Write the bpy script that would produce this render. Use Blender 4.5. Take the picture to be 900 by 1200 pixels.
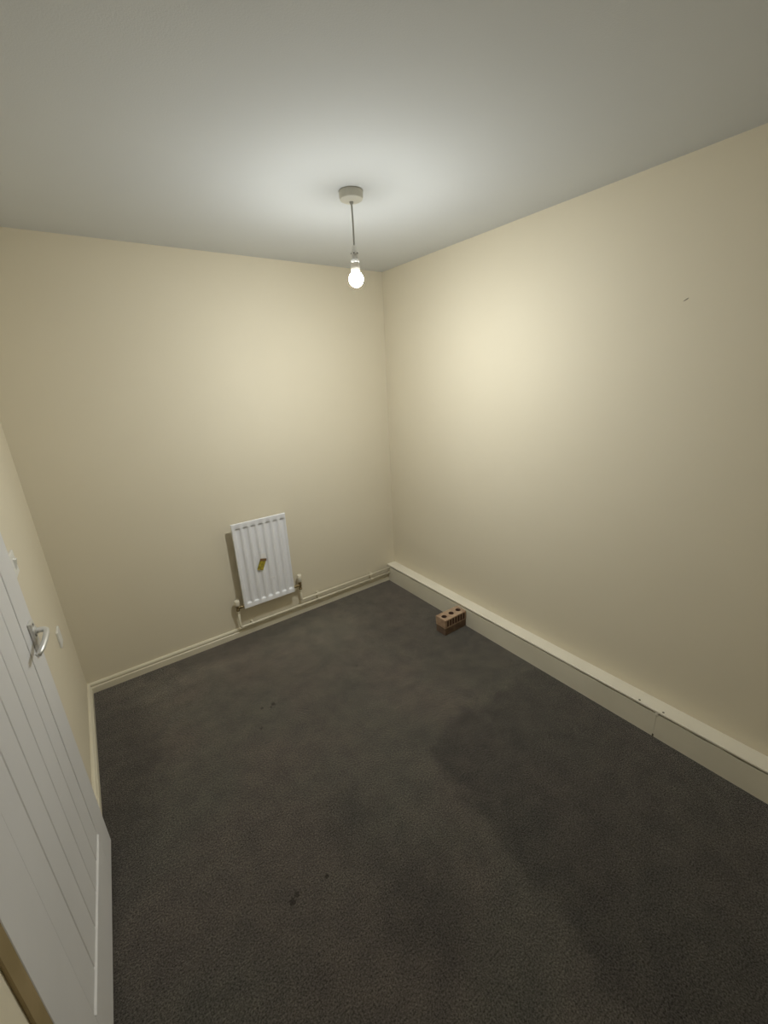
import bpy, bmesh, math, random
from mathutils import Vector, Matrix

random.seed(4)
sc = bpy.context.scene
for o in list(bpy.data.objects):
    bpy.data.objects.remove(o, do_unlink=True)
col = sc.collection

# ------------------------------------------------------------------ camera
FPX = 485.31                                    # focal length in pixels of the 900x1200 frame
YAW, PITCH, ROLL = (math.radians(a) for a in (35.023, 18.103, -2.873))
CAM = Vector((-1.9693, -2.6843, 1.6954))
_f = Vector((math.sin(YAW) * math.cos(PITCH), math.cos(YAW) * math.cos(PITCH), -math.sin(PITCH)))
_r = Vector((math.cos(YAW), -math.sin(YAW), 0))
_u = _r.cross(_f)
_rt = math.cos(ROLL) * _r + math.sin(ROLL) * _u
_up = -math.sin(ROLL) * _r + math.cos(ROLL) * _u
cd = bpy.data.cameras.new('camera')
cd.sensor_fit = 'VERTICAL'
cd.sensor_height = 36.0
cd.sensor_width = 27.0
cd.lens = FPX / 1200 * 36.0
cd.clip_start = 0.02
cam = bpy.data.objects.new('camera', cd)
col.objects.link(cam)
M = Matrix((_rt, _up, -_f)).transposed().to_4x4()
M.translation = CAM
cam.matrix_world = M
sc.camera = cam

# ------------------------------------------------------------------ world, exposure
w = bpy.data.worlds.new('world')
sc.world = w
w.use_nodes = True
w.node_tree.nodes['Background'].inputs[0].default_value = (0.0, 0.0, 0.0, 1)
w.node_tree.nodes['Background'].inputs[1].default_value = 0.0
sc.view_settings.view_transform = 'Standard'
sc.view_settings.look = 'None'
sc.view_settings.gamma = 1
sc.view_settings.use_curve_mapping = False
sc.view_settings.exposure = 0.0
BULB_STRENGTH = 2360.0
BULB_COLOUR = (0.97, 1.0, 0.985)

# ------------------------------------------------------------------ room measures (metres)
W, H, YN = 2.275, 2.40, -3.30          # left wall at x=-W, right wall x=0, back wall y=0, wall behind the camera y=YN
BOX_D, BOX_H = 0.083, 0.150            # boxed-in ledge along the right wall
SK_T, SK_H = 0.018, 0.064              # skirting

# ------------------------------------------------------------------ materials
def mat(name, colour, rough=0.6, metal=0.0, spec=0.5):
    m = bpy.data.materials.new(name)
    m.use_nodes = True
    b = m.node_tree.nodes['Principled BSDF']
    b.inputs['Base Color'].default_value = (*colour, 1)
    b.inputs['Roughness'].default_value = rough
    b.inputs['Metallic'].default_value = metal
    b.inputs['Specular IOR Level'].default_value = spec
    return m

def nodes(m):
    return m.node_tree.nodes, m.node_tree.links, m.node_tree.nodes['Principled BSDF']

def noise_tint(m, c1, c2, scale, lo=0.35, hi=0.65, detail=4.0, bump=0.0, bump_scale=200.0, bump_dist=0.001):
    """colour varying between c1 and c2 by object-space noise, and fine relief"""
    n, l, b = nodes(m)
    tc = n.new('ShaderNodeTexCoord')
    nz = n.new('ShaderNodeTexNoise'); nz.inputs['Scale'].default_value = scale; nz.inputs['Detail'].default_value = detail
    l.new(tc.outputs['Object'], nz.inputs['Vector'])
    mr = n.new('ShaderNodeMapRange'); mr.inputs[1].default_value = lo; mr.inputs[2].default_value = hi
    l.new(nz.outputs['Fac'], mr.inputs[0])
    mx = n.new('ShaderNodeMix'); mx.data_type = 'RGBA'
    mx.inputs[6].default_value = (*c1, 1); mx.inputs[7].default_value = (*c2, 1)
    l.new(mr.outputs[0], mx.inputs[0]); l.new(mx.outputs[2], b.inputs['Base Color'])
    if bump > 0:
        nb = n.new('ShaderNodeTexNoise'); nb.inputs['Scale'].default_value = bump_scale; nb.inputs['Detail'].default_value = 3
        l.new(tc.outputs['Object'], nb.inputs['Vector'])
        bp = n.new('ShaderNodeBump'); bp.inputs['Strength'].default_value = bump; bp.inputs['Distance'].default_value = bump_dist
        l.new(nb.outputs['Fac'], bp.inputs['Height']); l.new(bp.outputs['Normal'], b.inputs['Normal'])
    return m

WALL_A, WALL_B = (0.75, 0.68, 0.53), (0.765, 0.695, 0.545)
m_wall = noise_tint(mat('cream_emulsion', WALL_A, 0.75, spec=0.25), WALL_A, WALL_B, 1.7, bump=0.25, bump_scale=260, bump_dist=0.0012)
m_ceil = noise_tint(mat('white_ceiling_paint', (0.72, 0.73, 0.73), 0.9, spec=0.1), (0.70, 0.715, 0.72), (0.72, 0.735, 0.735), 1.5, bump=0.25, bump_scale=220, bump_dist=0.0012)
m_trim = noise_tint(mat('cream_gloss', (0.76, 0.70, 0.55), 0.4), (0.74, 0.68, 0.53), (0.78, 0.72, 0.57), 6.0)
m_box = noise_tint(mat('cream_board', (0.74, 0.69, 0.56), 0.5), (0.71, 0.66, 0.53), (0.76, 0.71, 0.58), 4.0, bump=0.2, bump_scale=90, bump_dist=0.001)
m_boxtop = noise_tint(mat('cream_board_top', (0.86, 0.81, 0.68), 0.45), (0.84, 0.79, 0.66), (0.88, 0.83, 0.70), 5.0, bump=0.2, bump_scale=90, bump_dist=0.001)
m_gap = mat('dark_gap', (0.10, 0.085, 0.05), 0.9)
m_door = noise_tint(mat('white_door_paint', (0.72, 0.71, 0.70), 0.45), (0.70, 0.69, 0.685), (0.74, 0.73, 0.725), 3.0, bump=0.15, bump_scale=120, bump_dist=0.0008)
m_frame = noise_tint(mat('brown_frame_wood', (0.32, 0.24, 0.12), 0.6), (0.28, 0.21, 0.10), (0.36, 0.27, 0.14), 9.0)
m_steel = mat('brushed_steel', (0.70, 0.69, 0.66), 0.38, 0.6)
m_plastic = mat('white_plastic', (0.80, 0.79, 0.75), 0.35)
m_rocker = mat('white_rocker', (0.84, 0.83, 0.80), 0.25)
m_dark = mat('dark_plastic', (0.08, 0.075, 0.07), 0.5)
m_rad = mat('white_enamel', (0.86, 0.86, 0.88), 0.32)
m_brass = mat('aged_brass', (0.30, 0.23, 0.12), 0.42, 0.8)
m_cap = mat('cream_valve_cap', (0.80, 0.74, 0.60), 0.45)
m_pipe = noise_tint(mat('painted_pipe', (0.76, 0.70, 0.55), 0.4), (0.73, 0.67, 0.52), (0.79, 0.73, 0.58), 14.0)
m_sticker = noise_tint(mat('yellow_sticker', (0.55, 0.42, 0.03), 0.5), (0.52, 0.42, 0.04), (0.24, 0.20, 0.03), 60.0)
m_sticker_b = mat('brown_sticker_band', (0.22, 0.12, 0.05), 0.5)
m_paper = mat('white_paper', (0.88, 0.86, 0.84), 0.7)
m_rose = mat('rose_plastic', (0.66, 0.64, 0.56), 0.4)
m_flex = mat('grey_flex', (0.42, 0.41, 0.37), 0.5)
m_holder = mat('lampholder_plastic', (0.78, 0.77, 0.73), 0.4)
m_housing = mat('bulb_housing_plastic', (0.86, 0.80, 0.70), 0.4)
m_brick = noise_tint(mat('buff_red_brick', (0.40, 0.24, 0.15), 0.9), (0.46, 0.33, 0.22), (0.33, 0.21, 0.135), 22.0, bump=0.6, bump_scale=160, bump_dist=0.002)
m_brick2 = noise_tint(mat('dark_red_brick', (0.20, 0.12, 0.08), 0.95), (0.22, 0.145, 0.095), (0.14, 0.09, 0.065), 24.0, bump=0.7, bump_scale=160, bump_dist=0.002)
m_slot = mat('brick_slot', (0.13, 0.07, 0.05), 0.95)

m_glow = bpy.data.materials.new('lit_bulb_glass')
m_glow.use_nodes = True
_n, _l = m_glow.node_tree.nodes, m_glow.node_tree.links
_e = _n.new('ShaderNodeEmission')
_e.inputs[0].default_value = (*BULB_COLOUR, 1)
_e.inputs[1].default_value = BULB_STRENGTH
# LED bulb: the diode board faces down, so the diffuser is brightest at the tip and dim round the collar
_tc = _n.new('ShaderNodeTexCoord'); _sx = _n.new('ShaderNodeSeparateXYZ'); _mr = _n.new('ShaderNodeMapRange')
_l.new(_tc.outputs['Normal'], _sx.inputs[0]); _l.new(_sx.outputs[2], _mr.inputs[0])
_mr.inputs[1].default_value = 0.8; _mr.inputs[2].default_value = -1.0
_pw = _n.new('ShaderNodeMath'); _pw.operation = 'POWER'; _pw.inputs[1].default_value = 2.4
_ml = _n.new('ShaderNodeMath'); _ml.operation = 'MULTIPLY'; _ml.inputs[1].default_value = BULB_STRENGTH
_l.new(_mr.outputs[0], _pw.inputs[0]); _ad = _n.new('ShaderNodeMath'); _ad.inputs[1].default_value = 0.024
_l.new(_pw.outputs[0], _ad.inputs[0]); _l.new(_ad.outputs[0], _ml.inputs[0]); _l.new(_ml.outputs[0], _e.inputs[1])
_l.new(_e.outputs[0], _n['Material Output'].inputs[0])

def carpet_material():
    m = mat('charcoal_carpet', (0.05, 0.045, 0.04), 1.0, spec=0.05)
    n, l, b = nodes(m)
    tc = n.new('ShaderNodeTexCoord')
    def noise(scale, detail=4, rough=0.6):
        z = n.new('ShaderNodeTexNoise'); z.inputs['Scale'].default_value = scale
        z.inputs['Detail'].default_value = detail; z.inputs['Roughness'].default_value = rough
        l.new(tc.outputs['Object'], z.inputs['Vector']); return z
    def rng(sock, a, c, lo=0.0, hi=1.0, smooth=True):
        r = n.new('ShaderNodeMapRange'); r.interpolation_type = 'SMOOTHSTEP' if smooth else 'LINEAR'
        r.inputs[1].default_value = a; r.inputs[2].default_value = c; r.inputs[3].default_value = lo; r.inputs[4].default_value = hi
        l.new(sock, r.inputs[0]); return r.outputs[0]
    def math_(op, a, c):
        k = n.new('ShaderNodeMath'); k.operation = op
        for i, v in enumerate((a, c)):
            if isinstance(v, (int, float)): k.inputs[i].default_value = v
            else: l.new(v, k.inputs[i])
        return k.outputs[0]
    def mix(f, a, c, blend='MIX'):
        k = n.new('ShaderNodeMix'); k.data_type = 'RGBA'; k.blend_type = blend
        for i, v in ((0, f), (6, a), (7, c)):
            if isinstance(v, (int, float)): k.inputs[i].default_value = v
            elif isinstance(v, tuple): k.inputs[i].default_value = (*v, 1)
            else: l.new(v, k.inputs[i])
        return k.outputs[2]
    # wobbling position, so that patch edges are ragged
    wob = noise(5.0, 5)
    vs = n.new('ShaderNodeVectorMath'); vs.operation = 'SCALE'; vs.inputs['Scale'].default_value = 0.25
    vo = n.new('ShaderNodeVectorMath'); vo.operation = 'SUBTRACT'; vo.inputs[1].default_value = (0.5, 0.5, 0.5)
    l.new(wob.outputs['Color'], vo.inputs[0]); l.new(vo.outputs[0], vs.inputs[0])
    va = n.new('ShaderNodeVectorMath'); va.operation = 'ADD'
    l.new(tc.outputs['Object'], va.inputs[0]); l.new(vs.outputs[0], va.inputs[1])
    sep = n.new('ShaderNodeSeparateXYZ'); l.new(va.outputs[0], sep.inputs[0])
    X, Y = sep.outputs[0], sep.outputs[1]
    def blob(cx, cy, rx, ry, soft, pos=va):
        k = n.new('ShaderNodeVectorMath'); k.operation = 'SUBTRACT'; l.new(pos.outputs[0] if pos is va else tc.outputs['Object'], k.inputs[0]); k.inputs[1].default_value = (cx, cy, 0)
        d = n.new('ShaderNodeVectorMath'); d.operation = 'DIVIDE'; l.new(k.outputs[0], d.inputs[0]); d.inputs[1].default_value = (rx, ry, 1e6)
        le = n.new('ShaderNodeVectorMath'); le.operation = 'LENGTH'; l.new(d.outputs[0], le.inputs[0])
        return rng(le.outputs['Value'], 1 - soft, 1 + soft, 1, 0)
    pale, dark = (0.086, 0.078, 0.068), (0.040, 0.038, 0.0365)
    n1 = noise(1.6, 3)
    base = mix(rng(n1.outputs['Fac'], 0.35, 0.65), (0.069, 0.066, 0.059), (0.074, 0.066, 0.060))
    # cleaner, darker carpet on the right where furniture stood
    edge = math_('ADD', math_('MULTIPLY', X, 1.0), math_('MULTIPLY', Y, -0.13))     # x - 0.13 y
    right = math_('MULTIPLY', rng(edge, -0.82, -0.72), rng(Y, -1.44, -1.53))
    far = blob(-0.25, -0.6, 0.42, 0.95, 0.35)
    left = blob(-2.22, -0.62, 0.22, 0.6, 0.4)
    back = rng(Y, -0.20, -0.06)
    s1 = blob(-1.40, -1.98, 0.13, 0.17, 0.6)
    s2 = blob(-1.45, -1.60, 0.10, 0.16, 0.7)
    s3 = blob(-0.95, -1.46, 0.10, 0.05, 0.8)
    s4 = blob(-1.05, -0.95, 0.35, 0.10, 0.8)
    tot = math_('MULTIPLY', right, 0.66)
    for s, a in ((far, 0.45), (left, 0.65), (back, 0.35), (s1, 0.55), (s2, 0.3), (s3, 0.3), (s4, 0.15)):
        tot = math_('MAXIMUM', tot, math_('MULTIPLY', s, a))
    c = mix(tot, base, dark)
    # pale scuffs
    p1 = blob(-1.55, -0.25, 0.5, 0.05, 0.8)
    p2 = blob(-0.95, -0.35, 0.35, 0.18, 0.8)
    c = mix(math_('MULTIPLY', math_('MAXIMUM', p1, p2), 0.35), c, (0.11, 0.103, 0.09))
    # mottling and pile
    n2 = noise(11.0, 5)
    c = mix(0.6, c, mix(rng(n2.outputs['Fac'], 0.3, 0.7), (0.80, 0.80, 0.82), (1.18, 1.16, 1.12)), 'MULTIPLY')
    n3 = noise(185.0, 3, 0.75)
    c = mix(1.0, c, mix(rng(n3.outputs['Fac'], 0.34, 0.66, smooth=False), (0.36, 0.36, 0.36), (1.72, 1.69, 1.64)), 'MULTIPLY')
    # small black spots
    sp = None
    for (x, y, r) in ((-1.447, -0.776, 0.011), (-1.465, -0.79, 0.005), (-1.508, -0.767, 0.008), (-1.56, -0.90, 0.007), (-0.913, -0.799, 0.008), (-1.741, -1.697, 0.011), (-1.72, -1.685, 0.009), (-1.61, -1.70, 0.008), (-1.50, -2.36, 0.006)):
        bl = blob(x, y, r, r, 0.4, None)
        sp = bl if sp is None else math_('MAXIMUM', sp, bl)
    c = mix(math_('MULTIPLY', sp, 0.55), c, (0.008, 0.007, 0.006))
    st_ = n.new('ShaderNodeVectorMath'); st_.operation = 'SCALE'; st_.inputs['Scale'].default_value = 15.0
    l.new(c, st_.inputs[0]); l.new(st_.outputs[0], b.inputs['Sheen Tint'])
    b.inputs['Sheen Weight'].default_value = 1.0; b.inputs['Sheen Roughness'].default_value = 0.45
    l.new(c, b.inputs['Base Color'])
    bp = n.new('ShaderNodeBump'); bp.inputs['Strength'].default_value = 0.8; bp.inputs['Distance'].default_value = 0.004
    hh = math_('ADD', n3.outputs['Fac'], math_('MULTIPLY', n2.outputs['Fac'], 0.8))
    l.new(hh, bp.inputs['Height']); l.new(bp.outputs['Normal'], b.inputs['Normal'])
    return m
m_carpet = carpet_material()

# ------------------------------------------------------------------ mesh helpers
def link(name, bm, m, parent=None, smooth=False, loc=None):
    me = bpy.data.meshes.new(name)
    bmesh.ops.recalc_face_normals(bm, faces=bm.faces)
    bm.to_mesh(me); bm.free()
    for f in me.polygons: f.use_smooth = smooth
    for x in (m if isinstance(m, (list, tuple)) else [m]): me.materials.append(x)
    o = bpy.data.objects.new(name, me)
    col.objects.link(o)
    if parent: o.parent = parent
    if loc: o.location = loc
    return o

def empty(name, loc=(0, 0, 0)):
    o = bpy.data.objects.new(name, None)
    o.empty_display_size = 0.05
    col.objects.link(o); o.location = loc
    return o

def tag(o, label, cat, group=None):
    o['label'] = label; o['category'] = cat
    if group: o['group'] = group
    return o

def struct(o):
    o['kind'] = 'structure'; return o

def box(bm, lo, hi, bev=0.0, seg=2, mi=0):
    a, b = Vector(lo), Vector(hi)
    r = bmesh.ops.create_cube(bm, size=1.0)
    vs = r['verts']
    for v in vs:
        v.co = Vector((a[i] + (v.co[i] + 0.5) * (b[i] - a[i]) for i in range(3)))
    fs = {f for v in vs for f in v.link_faces}
    if bev > 0:
        es = list({e for v in vs for e in v.link_edges})
        rr = bmesh.ops.bevel(bm, geom=es, offset=bev, segments=seg, affect='EDGES', profile=0.5)
        fs |= set(rr['faces'])
    for f in fs:
        if f.is_valid: f.material_index = mi

def bxm(lo, hi, bev=0.0, seg=2):
    bm = bmesh.new(); box(bm, lo, hi, bev, seg); return bm

def tube(bm, pts, r, seg=12, caps=True):
    """round tube through points; r single or per point"""
    pts = [Vector(p) for p in pts]
    rs = r if isinstance(r, (list, tuple)) else [r] * len(pts)
    rings = []; ref = None
    for i, p in enumerate(pts):
        t = (pts[min(i + 1, len(pts) - 1)] - pts[max(i - 1, 0)]).normalized()
        if ref is None:
            ref = Vector((0, 0, 1)) if abs(t.z) < 0.9 else Vector((1, 0, 0))
        a = (ref - t * ref.dot(t)).normalized(); ref = a; b = t.cross(a)
        rings.append([bm.verts.new(p + rs[i] * (math.cos(2 * math.pi * k / seg) * a + math.sin(2 * math.pi * k / seg) * b)) for k in range(seg)])
    for A, B in zip(rings, rings[1:]):
        for k in range(seg):
            bm.faces.new((A[k], A[(k + 1) % seg], B[(k + 1) % seg], B[k]))
    if caps:
        bm.faces.new(rings[0]); bm.faces.new(rings[-1])

def lathe(bm, prof, seg=32, cx=0, cy=0, cap_ends=True):
    """revolve (r, z) pairs about the vertical axis"""
    rings = [[bm.verts.new((cx + r * math.cos(2 * math.pi * k / seg), cy + r * math.sin(2 * math.pi * k / seg), z)) for k in range(seg)] for r, z in prof]
    for A, B in zip(rings, rings[1:]):
        for k in range(seg):
            bm.faces.new((A[k], A[(k + 1) % seg], B[(k + 1) % seg], B[k]))
    if cap_ends:
        bm.faces.new(rings[0]); bm.faces.new(rings[-1])

def extrude_profile(bm, prof, fn, s0, s1):
    """prof: closed list of (d, z); fn(d, z, s) gives a point; swept from s0 to s1"""
    A = [bm.verts.new(fn(d, z, s0)) for d, z in prof]
    B = [bm.verts.new(fn(d, z, s1)) for d, z in prof]
    n = len(prof)
    for i in range(n):
        bm.faces.new((A[i], A[(i + 1) % n], B[(i + 1) % n], B[i]))
    bm.faces.new(A); bm.faces.new(B)

# ------------------------------------------------------------------ room shell
T = 0.10
DY0, DY1, DZ = -1.905, -1.060, 2.02          # opening in the left wall for the door
struct(link('floor', bxm((-W - T, YN - T, -0.1), (T, T, 0)), m_carpet))
struct(link('ceiling', bxm((-W - T, YN - T, H), (T, T, H + 0.1)), m_ceil))
struct(link('wall_back', bxm((-W - T, 0, 0), (T, T, H)), m_wall))
wr = struct(link('wall_right', bxm((0, YN, 0), (T, 0, H)), m_wall))
struct(link('wall_front', bxm((-W - T, YN - T, 0), (T, YN, H)), m_wall))
bm = bmesh.new()
box(bm, (-W - T, DY1, 0), (-W, 0, H)); box(bm, (-W - T, YN, 0), (-W, DY0, H)); box(bm, (-W - T, DY0, DZ), (-W, DY1, H))
struct(link('wall_left', bm, m_wall))
# small nicks in the right wall plaster
bm = bmesh.new()
tube(bm, [(-0.0004, -1.940, 1.914), (-0.0008, -1.946, 1.917), (-0.0008, -1.952, 1.921), (-0.0004, -1.957, 1.923)], [0.0006, 0.0016, 0.0016, 0.0005], 6)
link('scuff_mark', bm, mat('scuff_grey', (0.30, 0.26, 0.19), 0.9), wr)

# skirting with a rounded moulded top
prof = [(0, 0), (SK_T, 0), (SK_T, 0.034), (SK_T - 0.001, 0.038), (SK_T - 0.005, 0.041), (SK_T - 0.0055, 0.045), (SK_T - 0.003, 0.049),
        (SK_T - 0.003, 0.055), (SK_T - 0.006, 0.061), (SK_T - 0.011, SK_H), (0, SK_H)]
bm = bmesh.new()
extrude_profile(bm, prof, lambda d, z, s: (s, -d, z), -W + 0.0001, -BOX_D)
struct(link('baseboard_back', bm, m_trim))
bm = bmesh.new()
extrude_profile(bm, prof, lambda d, z, s: (-W + d, s, z), -SK_T, -0.985)
struct(link('baseboard_left', bm, m_trim))

# boxed-in ledge along the right wall: front boards, overhanging top boards, a dark open joint under the top
ledge = struct(empty('baseboard_right', (0, 0, 0)))
JY = -2.136
def wavy_board(name, y0, y1, seed):
    """front board with an unevenly cut top edge"""
    rnd = random.Random(seed)
    n = max(8, int(abs(y1 - y0) / 0.06))
    bm = bmesh.new(); rows = []
    zt = BOX_H - 0.0160
    for i in range(n + 1):
        y = y0 + (y1 - y0) * i / n
        h = zt - abs(rnd.gauss(0, 0.0030))
        rows.append([bm.verts.new(c) for c in ((-BOX_D, y, 0.0), (-BOX_D, y, h), (-BOX_D + 0.012, y, h), (-BOX_D + 0.012, y, 0.0))])
    for A, B in zip(rows, rows[1:]):
        for k in range(4): bm.faces.new((A[k], A[(k + 1) % 4], B[(k + 1) % 4], B[k]))
    bm.faces.new(rows[0]); bm.faces.new(rows[-1])
    return link(name, bm, m_box, ledge)
wavy_board('front_board', -0.0005, JY + 0.0004, 3)
wavy_board('front_board', JY - 0.0004, YN + 0.001, 5)
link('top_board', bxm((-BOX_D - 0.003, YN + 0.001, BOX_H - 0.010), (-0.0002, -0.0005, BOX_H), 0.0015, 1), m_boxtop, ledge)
link('shadow_batten', bxm((-BOX_D + 0.0121, YN + 0.002, BOX_H - 0.030), (-0.0003, -0.001, BOX_H - 0.0101)), m_gap, ledge)
link('filler_blob', bxm((-BOX_D - 0.0025, JY - 0.007, BOX_H - 0.026), (-BOX_D + 0.004, JY + 0.007, BOX_H - 0.0100), 0.002), m_boxtop, ledge)
link('chip', bxm((-BOX_D - 0.0012, JY - 0.003, 0.0), (-BOX_D + 0.001, JY + 0.004, 0.014), 0.0005, 1), m_gap, ledge)
for y, dx in ((-2.054, 0.005), (-2.157, 0.006)):
    bm = bmesh.new()
    lathe(bm, [(0.0045, BOX_H - 0.0005), (0.005, BOX_H + 0.0006), (0.003, BOX_H + 0.0012)], 8, -BOX_D + 0.004 + dx, y)
    link('nail_head', bm, m_gap, ledge)

# ------------------------------------------------------------------ door in the left wall, a little ajar
frame = struct(empty('trim_1', (-W, (DY0 + DY1) / 2, 0)))
def fr(name, lo, hi):
    o = link(name, bxm(lo, hi, 0.002, 1), m_frame); o.parent = frame
    o.matrix_parent_inverse = Matrix.Translation(frame.location).inverted(); return o
fr('frame_post', (-W - 0.0, DY0 - 0.046, 0), (-W + 0.006, DY0 + 0.004, DZ + 0.04))
fr('frame_post', (-W - 0.0, DY1 - 0.004, 0), (-W + 0.006, DY1 + 0.046, DZ + 0.04))
fr('frame_head', (-W - 0.0, DY0 + 0.004, DZ - 0.004), (-W + 0.006, DY1 - 0.004, DZ + 0.04))
fr('door_stop', (-W - T, DY0, 0), (-W - 0.052, DY0 + 0.012, DZ))
fr('door_stop', (-W - T, DY1 - 0.012, 0), (-W - 0.052, DY1, DZ))

DA, DB = Vector((-2.2315, -1.0805, 0)), Vector((-2.2733, -1.8885, 0))       # free edge, hinge edge (room face)
du = (DA - DB); DW = du.length; du.normalize()
dn = Vector((du.y, -du.x, 0))                                               # points into the room
door = struct(empty('door_1', DB))
door.matrix_world = Matrix((( *[du.x], dn.x, 0, DB.x), (du.y, dn.y, 0, DB.y), (0, 0, 1, 0), (0, 0, 0, 1)))
# local frame: x along the door from hinge to free edge, y into the room (0 = face), z up
ZB, ZT, TH = 0.018, 1.995, 0.038
P0, P1, RB = 0.152, DW - 0.132, 0.212                                       # panel field and top of the bottom rail
def dpart(name, bm, m=None, parent=None, smooth=False):
    return link(name, bm, m or m_door, parent or door, smooth)
dpart('stile', bxm((0, -TH, ZB), (P0, 0, ZT), 0.0015, 1))
dpart('stile', bxm((P1, -TH, ZB), (DW, 0, ZT), 0.0015, 1))
dpart('bottom_rail', bxm((P0, -TH, ZB), (P1, -0.0001, RB - 0.004), 0.0005, 1))
dpart('top_rail', bxm((P0, -TH, ZT - 0.12), (P1, -0.0001, ZT), 0.0005, 1))
bm = bmesh.new()                                                            # sloping bead on top of the bottom rail
vs = [bm.verts.new(c) for x in (P0, P1) for c in ((x, 0.0035, RB - 0.006), (x, 0.0030, RB - 0.004), (x, -0.0045, RB + 0.003), (x, -0.0045, RB - 0.006))]
for k in range(4): bm.faces.new((vs[k], vs[(k + 1) % 4], vs[4 + (k + 1) % 4], vs[4 + k]))
bm.faces.new(vs[:4]); bm.faces.new(vs[4:])
dpart('rail_bead', bm)
NP = 5; pw = (P1 - P0) / NP
plank = None
for k in range(NP):
    if plank is None:
        plank = dpart('plank', bxm((0.0, -TH + 0.006, RB - 0.004), (pw, -0.0016, ZT - 0.12), 0.0042, 1))
        q = plank
    else:
        q = plank.copy(); col.objects.link(q); q.parent = door
    q.location = (P0 + k * pw, 0, 0)
# lever handle on a backplate
HX, HZ = DW - 0.058, 0.978
bp_ = dpart('handle_backplate', bxm((HX - 0.020, 0.0, HZ - 0.058), (HX + 0.020, 0.0105, HZ + 0.055), 0.003, 2), m_steel)
bm = bmesh.new()
tube(bm, [(HX, 0.006, HZ + 0.022), (HX, 0.024, HZ + 0.022), (HX - 0.002, 0.032, HZ + 0.0215), (HX - 0.008, 0.038, HZ + 0.0205), (HX - 0.022, 0.040, HZ + 0.018),
          (HX - 0.055, 0.0375, HZ + 0.011), (HX - 0.085, 0.033, HZ + 0.004), (HX - 0.103, 0.028, HZ - 0.001), (HX - 0.112, 0.021, HZ - 0.004)],
     [0.0095, 0.0085, 0.0082, 0.0082, 0.0082, 0.0080, 0.0078, 0.0072, 0.006], 14)
lv = dpart('lever', bm, m_steel, bp_, True)
bm = bmesh.new(); tube(bm, [(HX, 0.0104, HZ + 0.022), (HX, 0.0145, HZ + 0.022)], [0.0165, 0.0150], 20)
dpart('collar', bm, m_steel, bp_)
for z in (HZ - 0.047, HZ + 0.045):
    bm = bmesh.new(); tube(bm, [(HX, 0.0103, z), (HX, 0.0114, z)], [0.0042, 0.0034], 10)
    dpart('screw', bm, m_dark, bp_)
bm = bmesh.new(); box(bm, (DW - 0.0005, -0.030, HZ - 0.07), (DW + 0.0012, -0.008, HZ + 0.09))
dpart('latch_plate', bm, m_steel)
for z in (0.22, 1.0, 1.78):                                                 # hinge knuckles
    bm = bmesh.new(); tube(bm, [(-0.004, 0.0035, z - 0.04), (-0.004, 0.0035, z + 0.04)], 0.0045, 10)
    dpart('hinge', bm, m_frame)

# ------------------------------------------------------------------ wall plates on the left wall
def wall_plate(name, y, z, sz, label, cat, kind):
    t = tag(empty(name, (-W, y, z)), label, cat)
    link('plate', bxm((0.0, -sz / 2, -sz / 2), (0.009, sz / 2, sz / 2), 0.0025, 2), m_plastic, t)
    if kind == 'switch':
        bm = bmesh.new()
        A = [bm.verts.new(c) for c in ((0.008, -0.012, -0.019), (0.008, 0.012, -0.019), (0.008, 0.012, 0.019), (0.008, -0.012, 0.019))]
        B = [bm.verts.new(c) for c in ((0.0105, -0.012, -0.019), (0.0105, 0.012, -0.019), (0.0175, 0.012, 0.017), (0.0175, -0.012, 0.017))]
        for k in range(4): bm.faces.new((A[k], A[(k + 1) % 4], B[(k + 1) % 4], B[k]))
        bm.faces.new(A); bm.faces.new(B)
        link('rocker', bm, m_rocker, t)
    for s in (-1, 1):
        bm = bmesh.new(); tube(bm, [(0.0085, s * sz * 0.36, 0), (0.0098, s * sz * 0.36, 0)], [0.0036, 0.003], 10)
        link('screw', bm, m_plastic, t)
    return t
wall_plate('light_switch', -0.826, 1.130, 0.084, 'white square light switch with a raised rocker on cream wall beside the door', 'light switch', 'switch')
wall_plate('blank_plate', -0.405, 0.605, 0.080, 'low white blank wall plate on cream wall between door and back corner', 'wall plate', 'blank')

# ------------------------------------------------------------------ radiator on the back wall
RX0, RX1, RZ0, RZ1, RY = -1.338, -0.968, 0.228, 0.837, -0.070
rad = tag(empty('radiator', ((RX0 + RX1) / 2, 0, RZ0)), 'white panel radiator with seven pressed flutes hung on the back wall', 'radiator')
def rpart(name, bm, m, parent=None, smooth=False):
    o = link(name, bm, m, None, smooth); o.parent = parent or rad
    if not parent: o.matrix_parent_inverse = Matrix.Translation(rad.location).inverted()
    return o
flx = [-1.2995 + 0.0507 * k for k in range(7)]
def depth(x, z):
    d = 0.0
    for c in flx:
        a = abs(x - c)
        if a < 0.0215:
            t = min(1.0, (0.0215 - a) / 0.0145); t = t * t * (3 - 2 * t)
            e = min(z - (RZ0 + 0.031), (RZ1 - 0.031) - z)
            s = max(0.0, min(1.0, e / 0.010)); s = s * s * (3 - 2 * s)
            d = 0.0105 * t * s
    m_ = min(x - RX0, RX1 - x, z - RZ0, RZ1 - z)                          # rolled rim
    return d + (0.005 if m_ < 0.0005 else 0.0)
xs = [RX0, RX0 + 0.002]
for c in flx:
    xs += [c + o_ for o_ in (-0.0215, -0.018, -0.014, -0.010, -0.007, 0.0, 0.007, 0.010, 0.014, 0.018, 0.0215)]
xs += [RX1 - 0.002, RX1]
zs = [RZ0, RZ0 + 0.002] + [RZ0 + 0.031 + 0.0025 * k for k in range(5)] + [RZ0 + 0.05 + k * (RZ1 - RZ0 - 0.10) / 6 for k in range(7)] + [RZ1 - 0.031 - 0.0025 * k for k in range(4, -1, -1)] + [RZ1 - 0.002, RZ1]
bm = bmesh.new()
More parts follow.
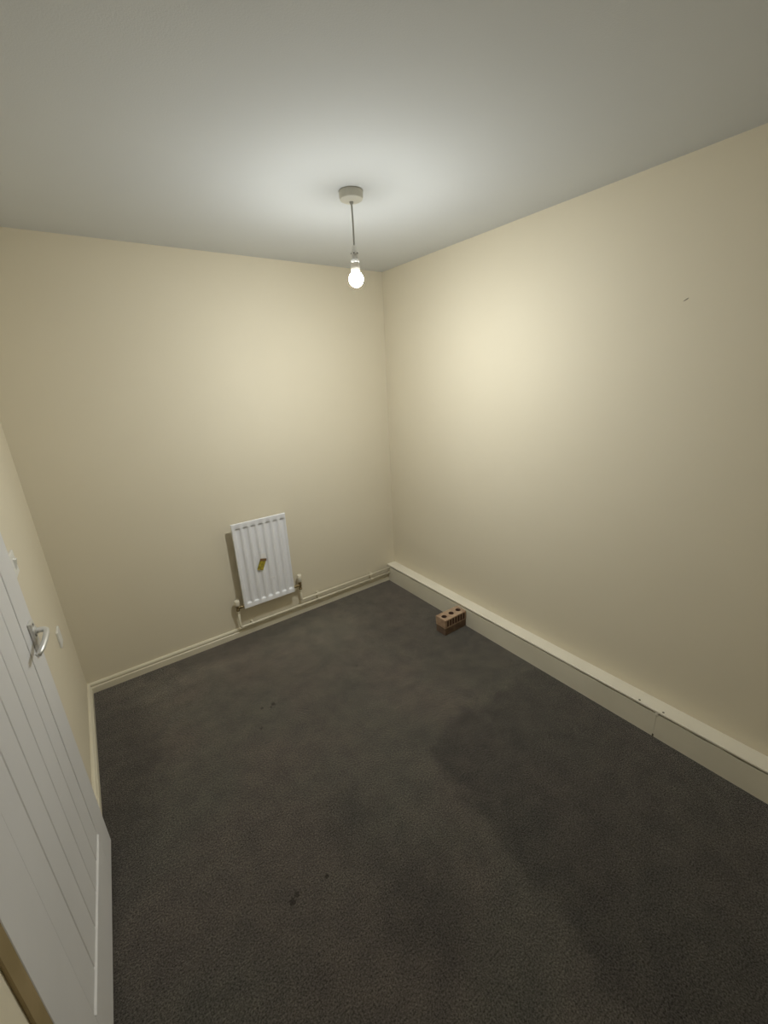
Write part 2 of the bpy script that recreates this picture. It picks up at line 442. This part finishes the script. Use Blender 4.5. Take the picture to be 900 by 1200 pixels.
g = [[bm.verts.new((x, RY + depth(x, z), z)) for x in xs] for z in zs]
for j in range(len(zs) - 1):
    for i in range(len(xs) - 1):
        bm.faces.new((g[j][i], g[j][i + 1], g[j + 1][i + 1], g[j + 1][i]))
bnd = [g[0][i] for i in range(len(xs))] + [g[j][-1] for j in range(1, len(zs))] + [g[-1][i] for i in range(len(xs) - 2, -1, -1)] + [g[j][0] for j in range(len(zs) - 2, 0, -1)]
bb = [bm.verts.new((v.co.x, RY + 0.014, v.co.z)) for v in bnd]
for k in range(len(bnd)):
    bm.faces.new((bnd[k], bnd[(k + 1) % len(bnd)], bb[(k + 1) % len(bb)], bb[k]))
bm.faces.new(bb)
pan = rpart('panel', bm, m_rad, None, True)
pan.modifiers.new('edges', 'EDGE_SPLIT').split_angle = math.radians(62)
bm = bmesh.new()                                                            # corrugated convector fins behind the panel
zz = (RZ0 + 0.045, RZ1 - 0.045); pts = []
for k in range(29):
    x = RX0 + 0.02 + k * (RX1 - RX0 - 0.04) / 28
    pts.append((x, RY + (0.0145 if k % 2 else 0.036)))
lo_ = [bm.verts.new((x, y, zz[0])) for x, y in pts]; hi_ = [bm.verts.new((x, y, zz[1])) for x, y in pts]
for k in range(28): bm.faces.new((lo_[k], lo_[k + 1], hi_[k + 1], hi_[k]))
rpart('convector_fins', bm, m_rad)
for x in (RX0 + 0.075, RX1 - 0.075):
    for z in (RZ0 + 0.07, RZ1 - 0.09):
        rpart('wall_bracket', bxm((x - 0.012, RY + 0.030, z - 0.03), (x + 0.012, -0.0002, z + 0.03), 0.001, 1), m_rad)
# sticker: torn white paper over a tilted yellow label with a brown band
def tilted(name, cx, cz, w_, h_, ang, y, m, par=None, skew=0.0):
    bm = bmesh.new(); n_ = 4; rows = []
    for j in range(n_ + 1):
        v = (j / n_ - 0.5) * h_; r_ = []
        for u in (-w_ / 2, 0, w_ / 2):
            uu = u + skew * v
            X_ = cx + uu * math.cos(ang) - v * math.sin(ang); Z_ = cz + uu * math.sin(ang) + v * math.cos(ang)
            r_.append((X_, y - 0.0015 * abs(u) / w_ * 2, Z_))
        rows.append(r_)
    F = [[bm.verts.new(c) for c in r_] for r_ in rows]
    B = [[bm.verts.new((c[0], c[1] + 0.0006, c[2])) for c in r_] for r_ in rows]
    for j in range(n_):
        for i in range(2):
            bm.faces.new((F[j][i], F[j][i + 1], F[j + 1][i + 1], F[j + 1][i]))
            bm.faces.new((B[j][i], B[j + 1][i], B[j + 1][i + 1], B[j][i + 1]))
        bm.faces.new((F[j][0], F[j + 1][0], B[j + 1][0], B[j][0])); bm.faces.new((F[j][2], B[j][2], B[j + 1][2], F[j + 1][2]))
    bm.faces.new((F[0][0], B[0][0], B[0][1], F[0][1])); bm.faces.new((F[0][1], B[0][1], B[0][2], F[0][2]))
    bm.faces.new((F[n_][0], F[n_][1], B[n_][1], B[n_][0])); bm.faces.new((F[n_][1], F[n_][2], B[n_][2], B[n_][1]))
    return rpart(name, bm, m, par)
SY = RY - 0.0012
st = tilted('sticker', -1.181, 0.512, 0.042, 0.074, math.radians(-24), SY, m_sticker)
st['label'] = 'yellow label stuck on at a tilt'
tilted('sticker_band', -1.165, 0.546, 0.044, 0.018, math.radians(-14), SY - 0.0012, m_sticker_b, st)
tilted('paper_scrap', -1.160, 0.573, 0.034, 0.036, math.radians(-4), SY - 0.0006, m_paper, st)
rpart('scratch', bxm((-1.135, RY - 0.0009, 0.395), (-1.100, RY + 0.001, 0.399), 0.0003, 1), m_paper)
# valves at the two bottom corners
def valve(x, z_cap0, z_cap1, z0, side):
    yv = -0.042
    bm = bmesh.new()
    lathe(bm, [(0.0085, z0), (0.0115, z0 + 0.001), (0.0115, z0 + 0.012), (0.009, z0 + 0.014), (0.0095, z0 + 0.022), (0.012, z0 + 0.026), (0.012, z_cap0 - 0.006), (0.009, z_cap0 - 0.003), (0.009, z_cap0 + 0.002)], 16, x, yv)
    zc = (z0 + z_cap0) / 2 + 0.003
    xe = RX0 + 0.002 if side < 0 else RX1 - 0.002
    tube(bm, [(x, yv, zc), (xe, yv, zc)], [0.0095, 0.0095], 12)
    xm = x + (xe - x) * 0.45
    tube(bm, [(xm - 0.006, yv, zc), (xm + 0.006, yv, zc)], [0.0125, 0.0125], 6)
    v = rpart('valve', bm, m_brass)
    bm = bmesh.new()
    lathe(bm, [(0.0150, z_cap0), (0.0175, z_cap0 + 0.003), (0.0170, z_cap1 - 0.006), (0.0145, z_cap1 - 0.001), (0.008, z_cap1)], 18, x, yv)
    rpart('valve_cap', bm, m_cap, v, True)
VL, VR = -1.377, -0.912
valve(VL, 0.256, 0.298, 0.216, -1)
valve(VR, 0.281, 0.338, 0.216, 1)

# ------------------------------------------------------------------ heating pipes and clips
def bend(p0, c, p1, r, n=6):
    """straight run p0 -> corner c -> p1 with a rounded corner"""
    p0, c, p1 = Vector(p0), Vector(c), Vector(p1)
    a = c + (p0 - c).normalized() * r; b = c + (p1 - c).normalized() * r
    pts = [p0]
    for k in range(n + 1):
        t = k / n
        pts.append((1 - t) ** 2 * a + 2 * t * (1 - t) * c + t * t * b)
    return pts + [p1]
PY, PR = -0.034, 0.0082
ZU, ZL = 0.124, 0.081
def pipe(name, x, z, label):
    bm = bmesh.new()
    pts = bend((x, -0.042, 0.217), (x, PY, z), (-BOX_D - 0.0005, PY, z), 0.018)
    tube(bm, pts, PR, 12)
    o = link(name, bm, m_pipe, None, True)
    tag(o, label, 'pipe')
    bm = bmesh.new(); tube(bm, [(x, -0.0405, 0.196), (x, -0.0418, 0.2155)], [0.0100, 0.0105], 6)
    c_ = link('pipe_joint', bm, m_pipe, o)
    return o
pipe('heating_pipe', VR, ZU, 'upper cream painted heating pipe, the shorter one, along the back wall')
pipe('heating_pipe', VL, ZL, 'lower cream painted heating pipe, the longer one, just above the skirting')
def clip(x, zlist, label):
    t = tag(empty('pipe_clip', (x, 0, zlist[0])), label, 'pipe clip', 'pipe clips on the back wall')
    z0 = zlist[0]
    hi, lo = max(zlist) - z0, min(zlist) - z0
    link('back_block', bxm((-0.0075, PY + PR + 0.0022, lo - 0.009), (0.0075, -0.0002, hi + 0.009), 0.001, 1), m_pipe, t)
    for z in zlist:
        bm = bmesh.new()                                                    # C-shaped jaw around the pipe
        prof_ = []
        for k in range(11):
            a = math.radians(60 + k * 24 - 180 + 60)
            prof_.append((PY + (PR + 0.0003) * math.cos(a + math.pi), (PR + 0.0003) * math.sin(a), PY + (PR + 0.0033) * math.cos(a + math.pi), (PR + 0.0033) * math.sin(a)))
        R_ = []
        for (yi, zi, yo, zo) in prof_:
            R_.append([bm.verts.new(c) for c in ((-0.006, yi, z - z0 + zi), (-0.006, yo, z - z0 + zo), (0.006, yo, z - z0 + zo), (0.006, yi, z - z0 + zi))])
        for A, B in zip(R_, R_[1:]):
            for k in range(4): bm.faces.new((A[k], A[(k + 1) % 4], B[(k + 1) % 4], B[k]))
        bm.faces.new(R_[0]); bm.faces.new(R_[-1])
        link('jaw', bm, m_pipe, t)
    bm = bmesh.new(); box(bm, (-0.005, -0.026, hi + 0.0085), (0.005, -0.018, hi + 0.019), 0.001, 1)
    link('lug', bm, m_pipe, t)
clip(-0.770, (ZU, ZL), 'cream double pipe clip holding both pipes, the one nearer the radiator')
clip(-0.272, (ZU, ZL), 'cream double pipe clip holding both pipes, the one nearer the boxed ledge')
clip(-1.292, (ZL,), 'cream single pipe clip on the lower pipe beneath the radiator')

# ------------------------------------------------------------------ two stacked bricks by the ledge
def make_brick(name, lo, hi, m, label, slots, holes):
    cx, cy = (lo[0] + hi[0]) / 2, (lo[1] + hi[1]) / 2
    L, D, Hh = hi[0] - lo[0], hi[1] - lo[1], hi[2] - lo[2]
    t = tag(empty(name, (cx, cy, lo[2])), label, 'brick', 'stacked bricks')
    bm = bmesh.new()
    # plan: block with three round holes; grid of cells, each cell a square with a circular hole
    r, ns = 0.0190 if holes else 0.0, 16
    ez = 0.0025
    def ring(f, z):                                                         # outline of the block
        return [bm.verts.new((sx * (L / 2 - f), sy * (D / 2 - f), z)) for sx, sy in ((-1, -1), (1, -1), (1, 1), (-1, 1))]
    cells = [(-L / 2 + 0.001, -L / 6), (-L / 6, L / 6), (L / 6, L / 2 - 0.001)]
    yb0, yb1 = -D / 2 + 0.001, D / 2 - 0.001
    def cell_top(x0, x1, z):
        c = Vector(((x0 + x1) / 2, 0, z)); cr = []; sq = []
        for k in range(ns):
            a = 2 * math.pi * (k + 0.5) / ns
            cr.append(bm.verts.new((c.x + r * math.cos(a), r * math.sin(a), z)))
        hx, hy = (x1 - x0) / 2, (yb1 - yb0) / 2
        for k in range(ns):
            a = 2 * math.pi * (k + 0.5) / ns; ca, sa = math.cos(a), math.sin(a)
            s = min(hx / max(abs(ca), 1e-6), hy / max(abs(sa), 1e-6))
            sq.append(bm.verts.new((c.x + s * ca, s * sa, z)))
        cor = {}
        for k in range(ns):
            A, B = sq[k], sq[(k + 1) % ns]
            f = [cr[k], A]
            da, db = A.co - c, B.co - c
            on_x_a = abs(abs(da.x) - hx) < 1e-6; on_x_b = abs(abs(db.x) - hx) < 1e-6
            if on_x_a != on_x_b:
                q = bm.verts.new((c.x + (hx if (da.x + db.x) > 0 else -hx), hy if (da.y + db.y) > 0 else -hy, z)); f.append(q)
            f += [B, cr[(k + 1) % ns]]
            bm.faces.new(f)
        return cr
    if holes:
        for (x0, x1) in cells:
            ct = cell_top(x0, x1, Hh); 
            cb = [bm.verts.new((v.co.x, v.co.y, 0.004)) for v in ct]
            for k in range(ns): bm.faces.new((ct[k], cb[k], cb[(k + 1) % ns], ct[(k + 1) % ns])).material_index = 1
            bm.faces.new(cb).material_index = 1
    else:
        bm.faces.new([bm.verts.new((sx * (L / 2 - 0.001), sy * (D / 2 - 0.001), Hh)) for sx, sy in ((-1, -1), (1, -1), (1, 1), (-1, 1))])
    r0 = ring(0.001, Hh); r1 = ring(0.0, Hh - 0.003); r2 = ring(0.0, 0.003); r3 = ring(0.002, 0.0)
    for A, B, skip in ((r0, r1, False), (r1, r2, True), (r2, r3, False)):
        for k in range(4):
            if skip and slots and k == 0: continue
            bm.faces.new((A[k], B[k], B[(k + 1) % 4], A[(k + 1) % 4]))
    bm.faces.new(r3)
    if slots:                                                               # recessed slots in the long face (towards -y)
        yF = -D / 2; z0, z1 = 0.003, Hh - 0.003; sz0, sz1 = 0.011, Hh - 0.009
        e = 0.012; pitch = (L - 2 * e) / slots; g_ = pitch * 0.17
        def quad(a, b, c, d, mi=0): bm.faces.new([bm.verts.new(v) for v in (a, b, c, d)]).material_index = mi
        quad((-L / 2, yF, z0), (L / 2, yF, z0), (L / 2, yF, sz0), (-L / 2, yF, sz0))
        quad((-L / 2, yF, sz1), (L / 2, yF, sz1), (L / 2, yF, z1), (-L / 2, yF, z1))
        x = -L / 2
        edges = []
        for k in range(slots):
            a = -L / 2 + e + k * pitch + g_; b = -L / 2 + e + (k + 1) * pitch - g_
            quad((x, yF, sz0), (a, yF, sz0), (a, yF, sz1), (x, yF, sz1))
            dd = yF + 0.007
            quad((a, dd, sz0), (b, dd, sz0), (b, dd, sz1), (a, dd, sz1), 1)
            quad((a, yF, sz0), (a, dd, sz0), (a, dd, sz1), (a, yF, sz1), 1); quad((b, yF, sz0), (b, yF, sz1), (b, dd, sz1), (b, dd, sz0), 1)
            quad((a, yF, sz0), (b, yF, sz0), (b, dd, sz0), (a, dd, sz0), 1); quad((a, yF, sz1), (a, dd, sz1), (b, dd, sz1), (b, yF, sz1), 1)
            x = b
        quad((x, yF, sz0), (L / 2, yF, sz0), (L / 2, yF, sz1), (x, yF, sz1))
    bmesh.ops.remove_doubles(bm, verts=bm.verts, dist=1e-5)
    link('brick_body', bm, [m, m_slot], t)
    return t
make_brick('brick', (-0.281, -0.928, 0.0005), (-0.0845, -0.841, 0.0535), m_brick2, 'dark plain red brick lying on the carpet, lower of the two', 0, False)
make_brick('brick', (-0.285, -0.931, 0.0545), (-0.0845, -0.839, 0.120), m_brick, 'buff red brick with three round holes, stacked on the darker brick', 7, True)

# ------------------------------------------------------------------ pendant light
LX, LY = -0.900, -1.040
lamp = tag(empty('pendant_light', (LX, LY, H)), 'bare lit bulb hanging on a short cord from a round ceiling rose', 'pendant light')
def lpart(name, prof_, m, parent=None, seg=32, smooth=True):
    bm = bmesh.new(); lathe(bm, prof_, seg)
    o = link(name, bm, m, parent or lamp, smooth)
    o.modifiers.new('edges', 'EDGE_SPLIT').split_angle = math.radians(40)
    return o
rose = lpart('ceiling_rose', [(0.046, -0.0003), (0.0475, -0.004), (0.0475, -0.021), (0.045, -0.029), (0.036, -0.0335), (0.012, -0.036)], m_rose)
lpart('cord_grip', [(0.0085, -0.034), (0.008, -0.040), (0.0045, -0.046)], m_flex, rose, 16)
bm = bmesh.new()
tube(bm, [(0, 0, -0.036), (0.0005, 0, -0.07), (0.0015, 0.0005, -0.11), (0.001, 0.0005, -0.15), (0, 0, -0.19), (0, 0, -0.204)], 0.0034, 10)
link('flex_cord', bm, m_flex, lamp, True)
hold = lpart('lampholder', [(0.005, -0.188), (0.0085, -0.192), (0.0125, -0.206), (0.0150, -0.214), (0.0150, -0.221), (0.0125, -0.2225), (0.0125, -0.238), (0.0175, -0.2395), (0.0175, -0.249), (0.0160, -0.251)], m_holder, None, 24)
for k in range(6):
    a = 2 * math.pi * k / 6 + 0.3
    o = link('vent_slot', bxm((-0.003, 0.0140, -0.2195), (0.003, 0.0154, -0.2155)), m_dark, hold)
    o.rotation_euler = (0, 0, a)
bulb = lpart('bulb_housing', [(0.0130, -0.2505), (0.0145, -0.253), (0.0175, -0.262), (0.0190, -0.272), (0.0180, -0.282), (0.0148, -0.2848)], m_housing, None, 32)
R0, ZC = 0.0300, -0.3110
pr_ = []
a0 = math.radians(150)
for k in range(15):
    a = a0 * (1 - k / 14) + math.radians(2) * (k / 14)
    pr_.append((R0 * math.sin(a), ZC - R0 * math.cos(a)))
gl = lpart('bulb_globe', pr_, m_glow, bulb, 32)
gl['label'] = 'glowing white bulb globe'
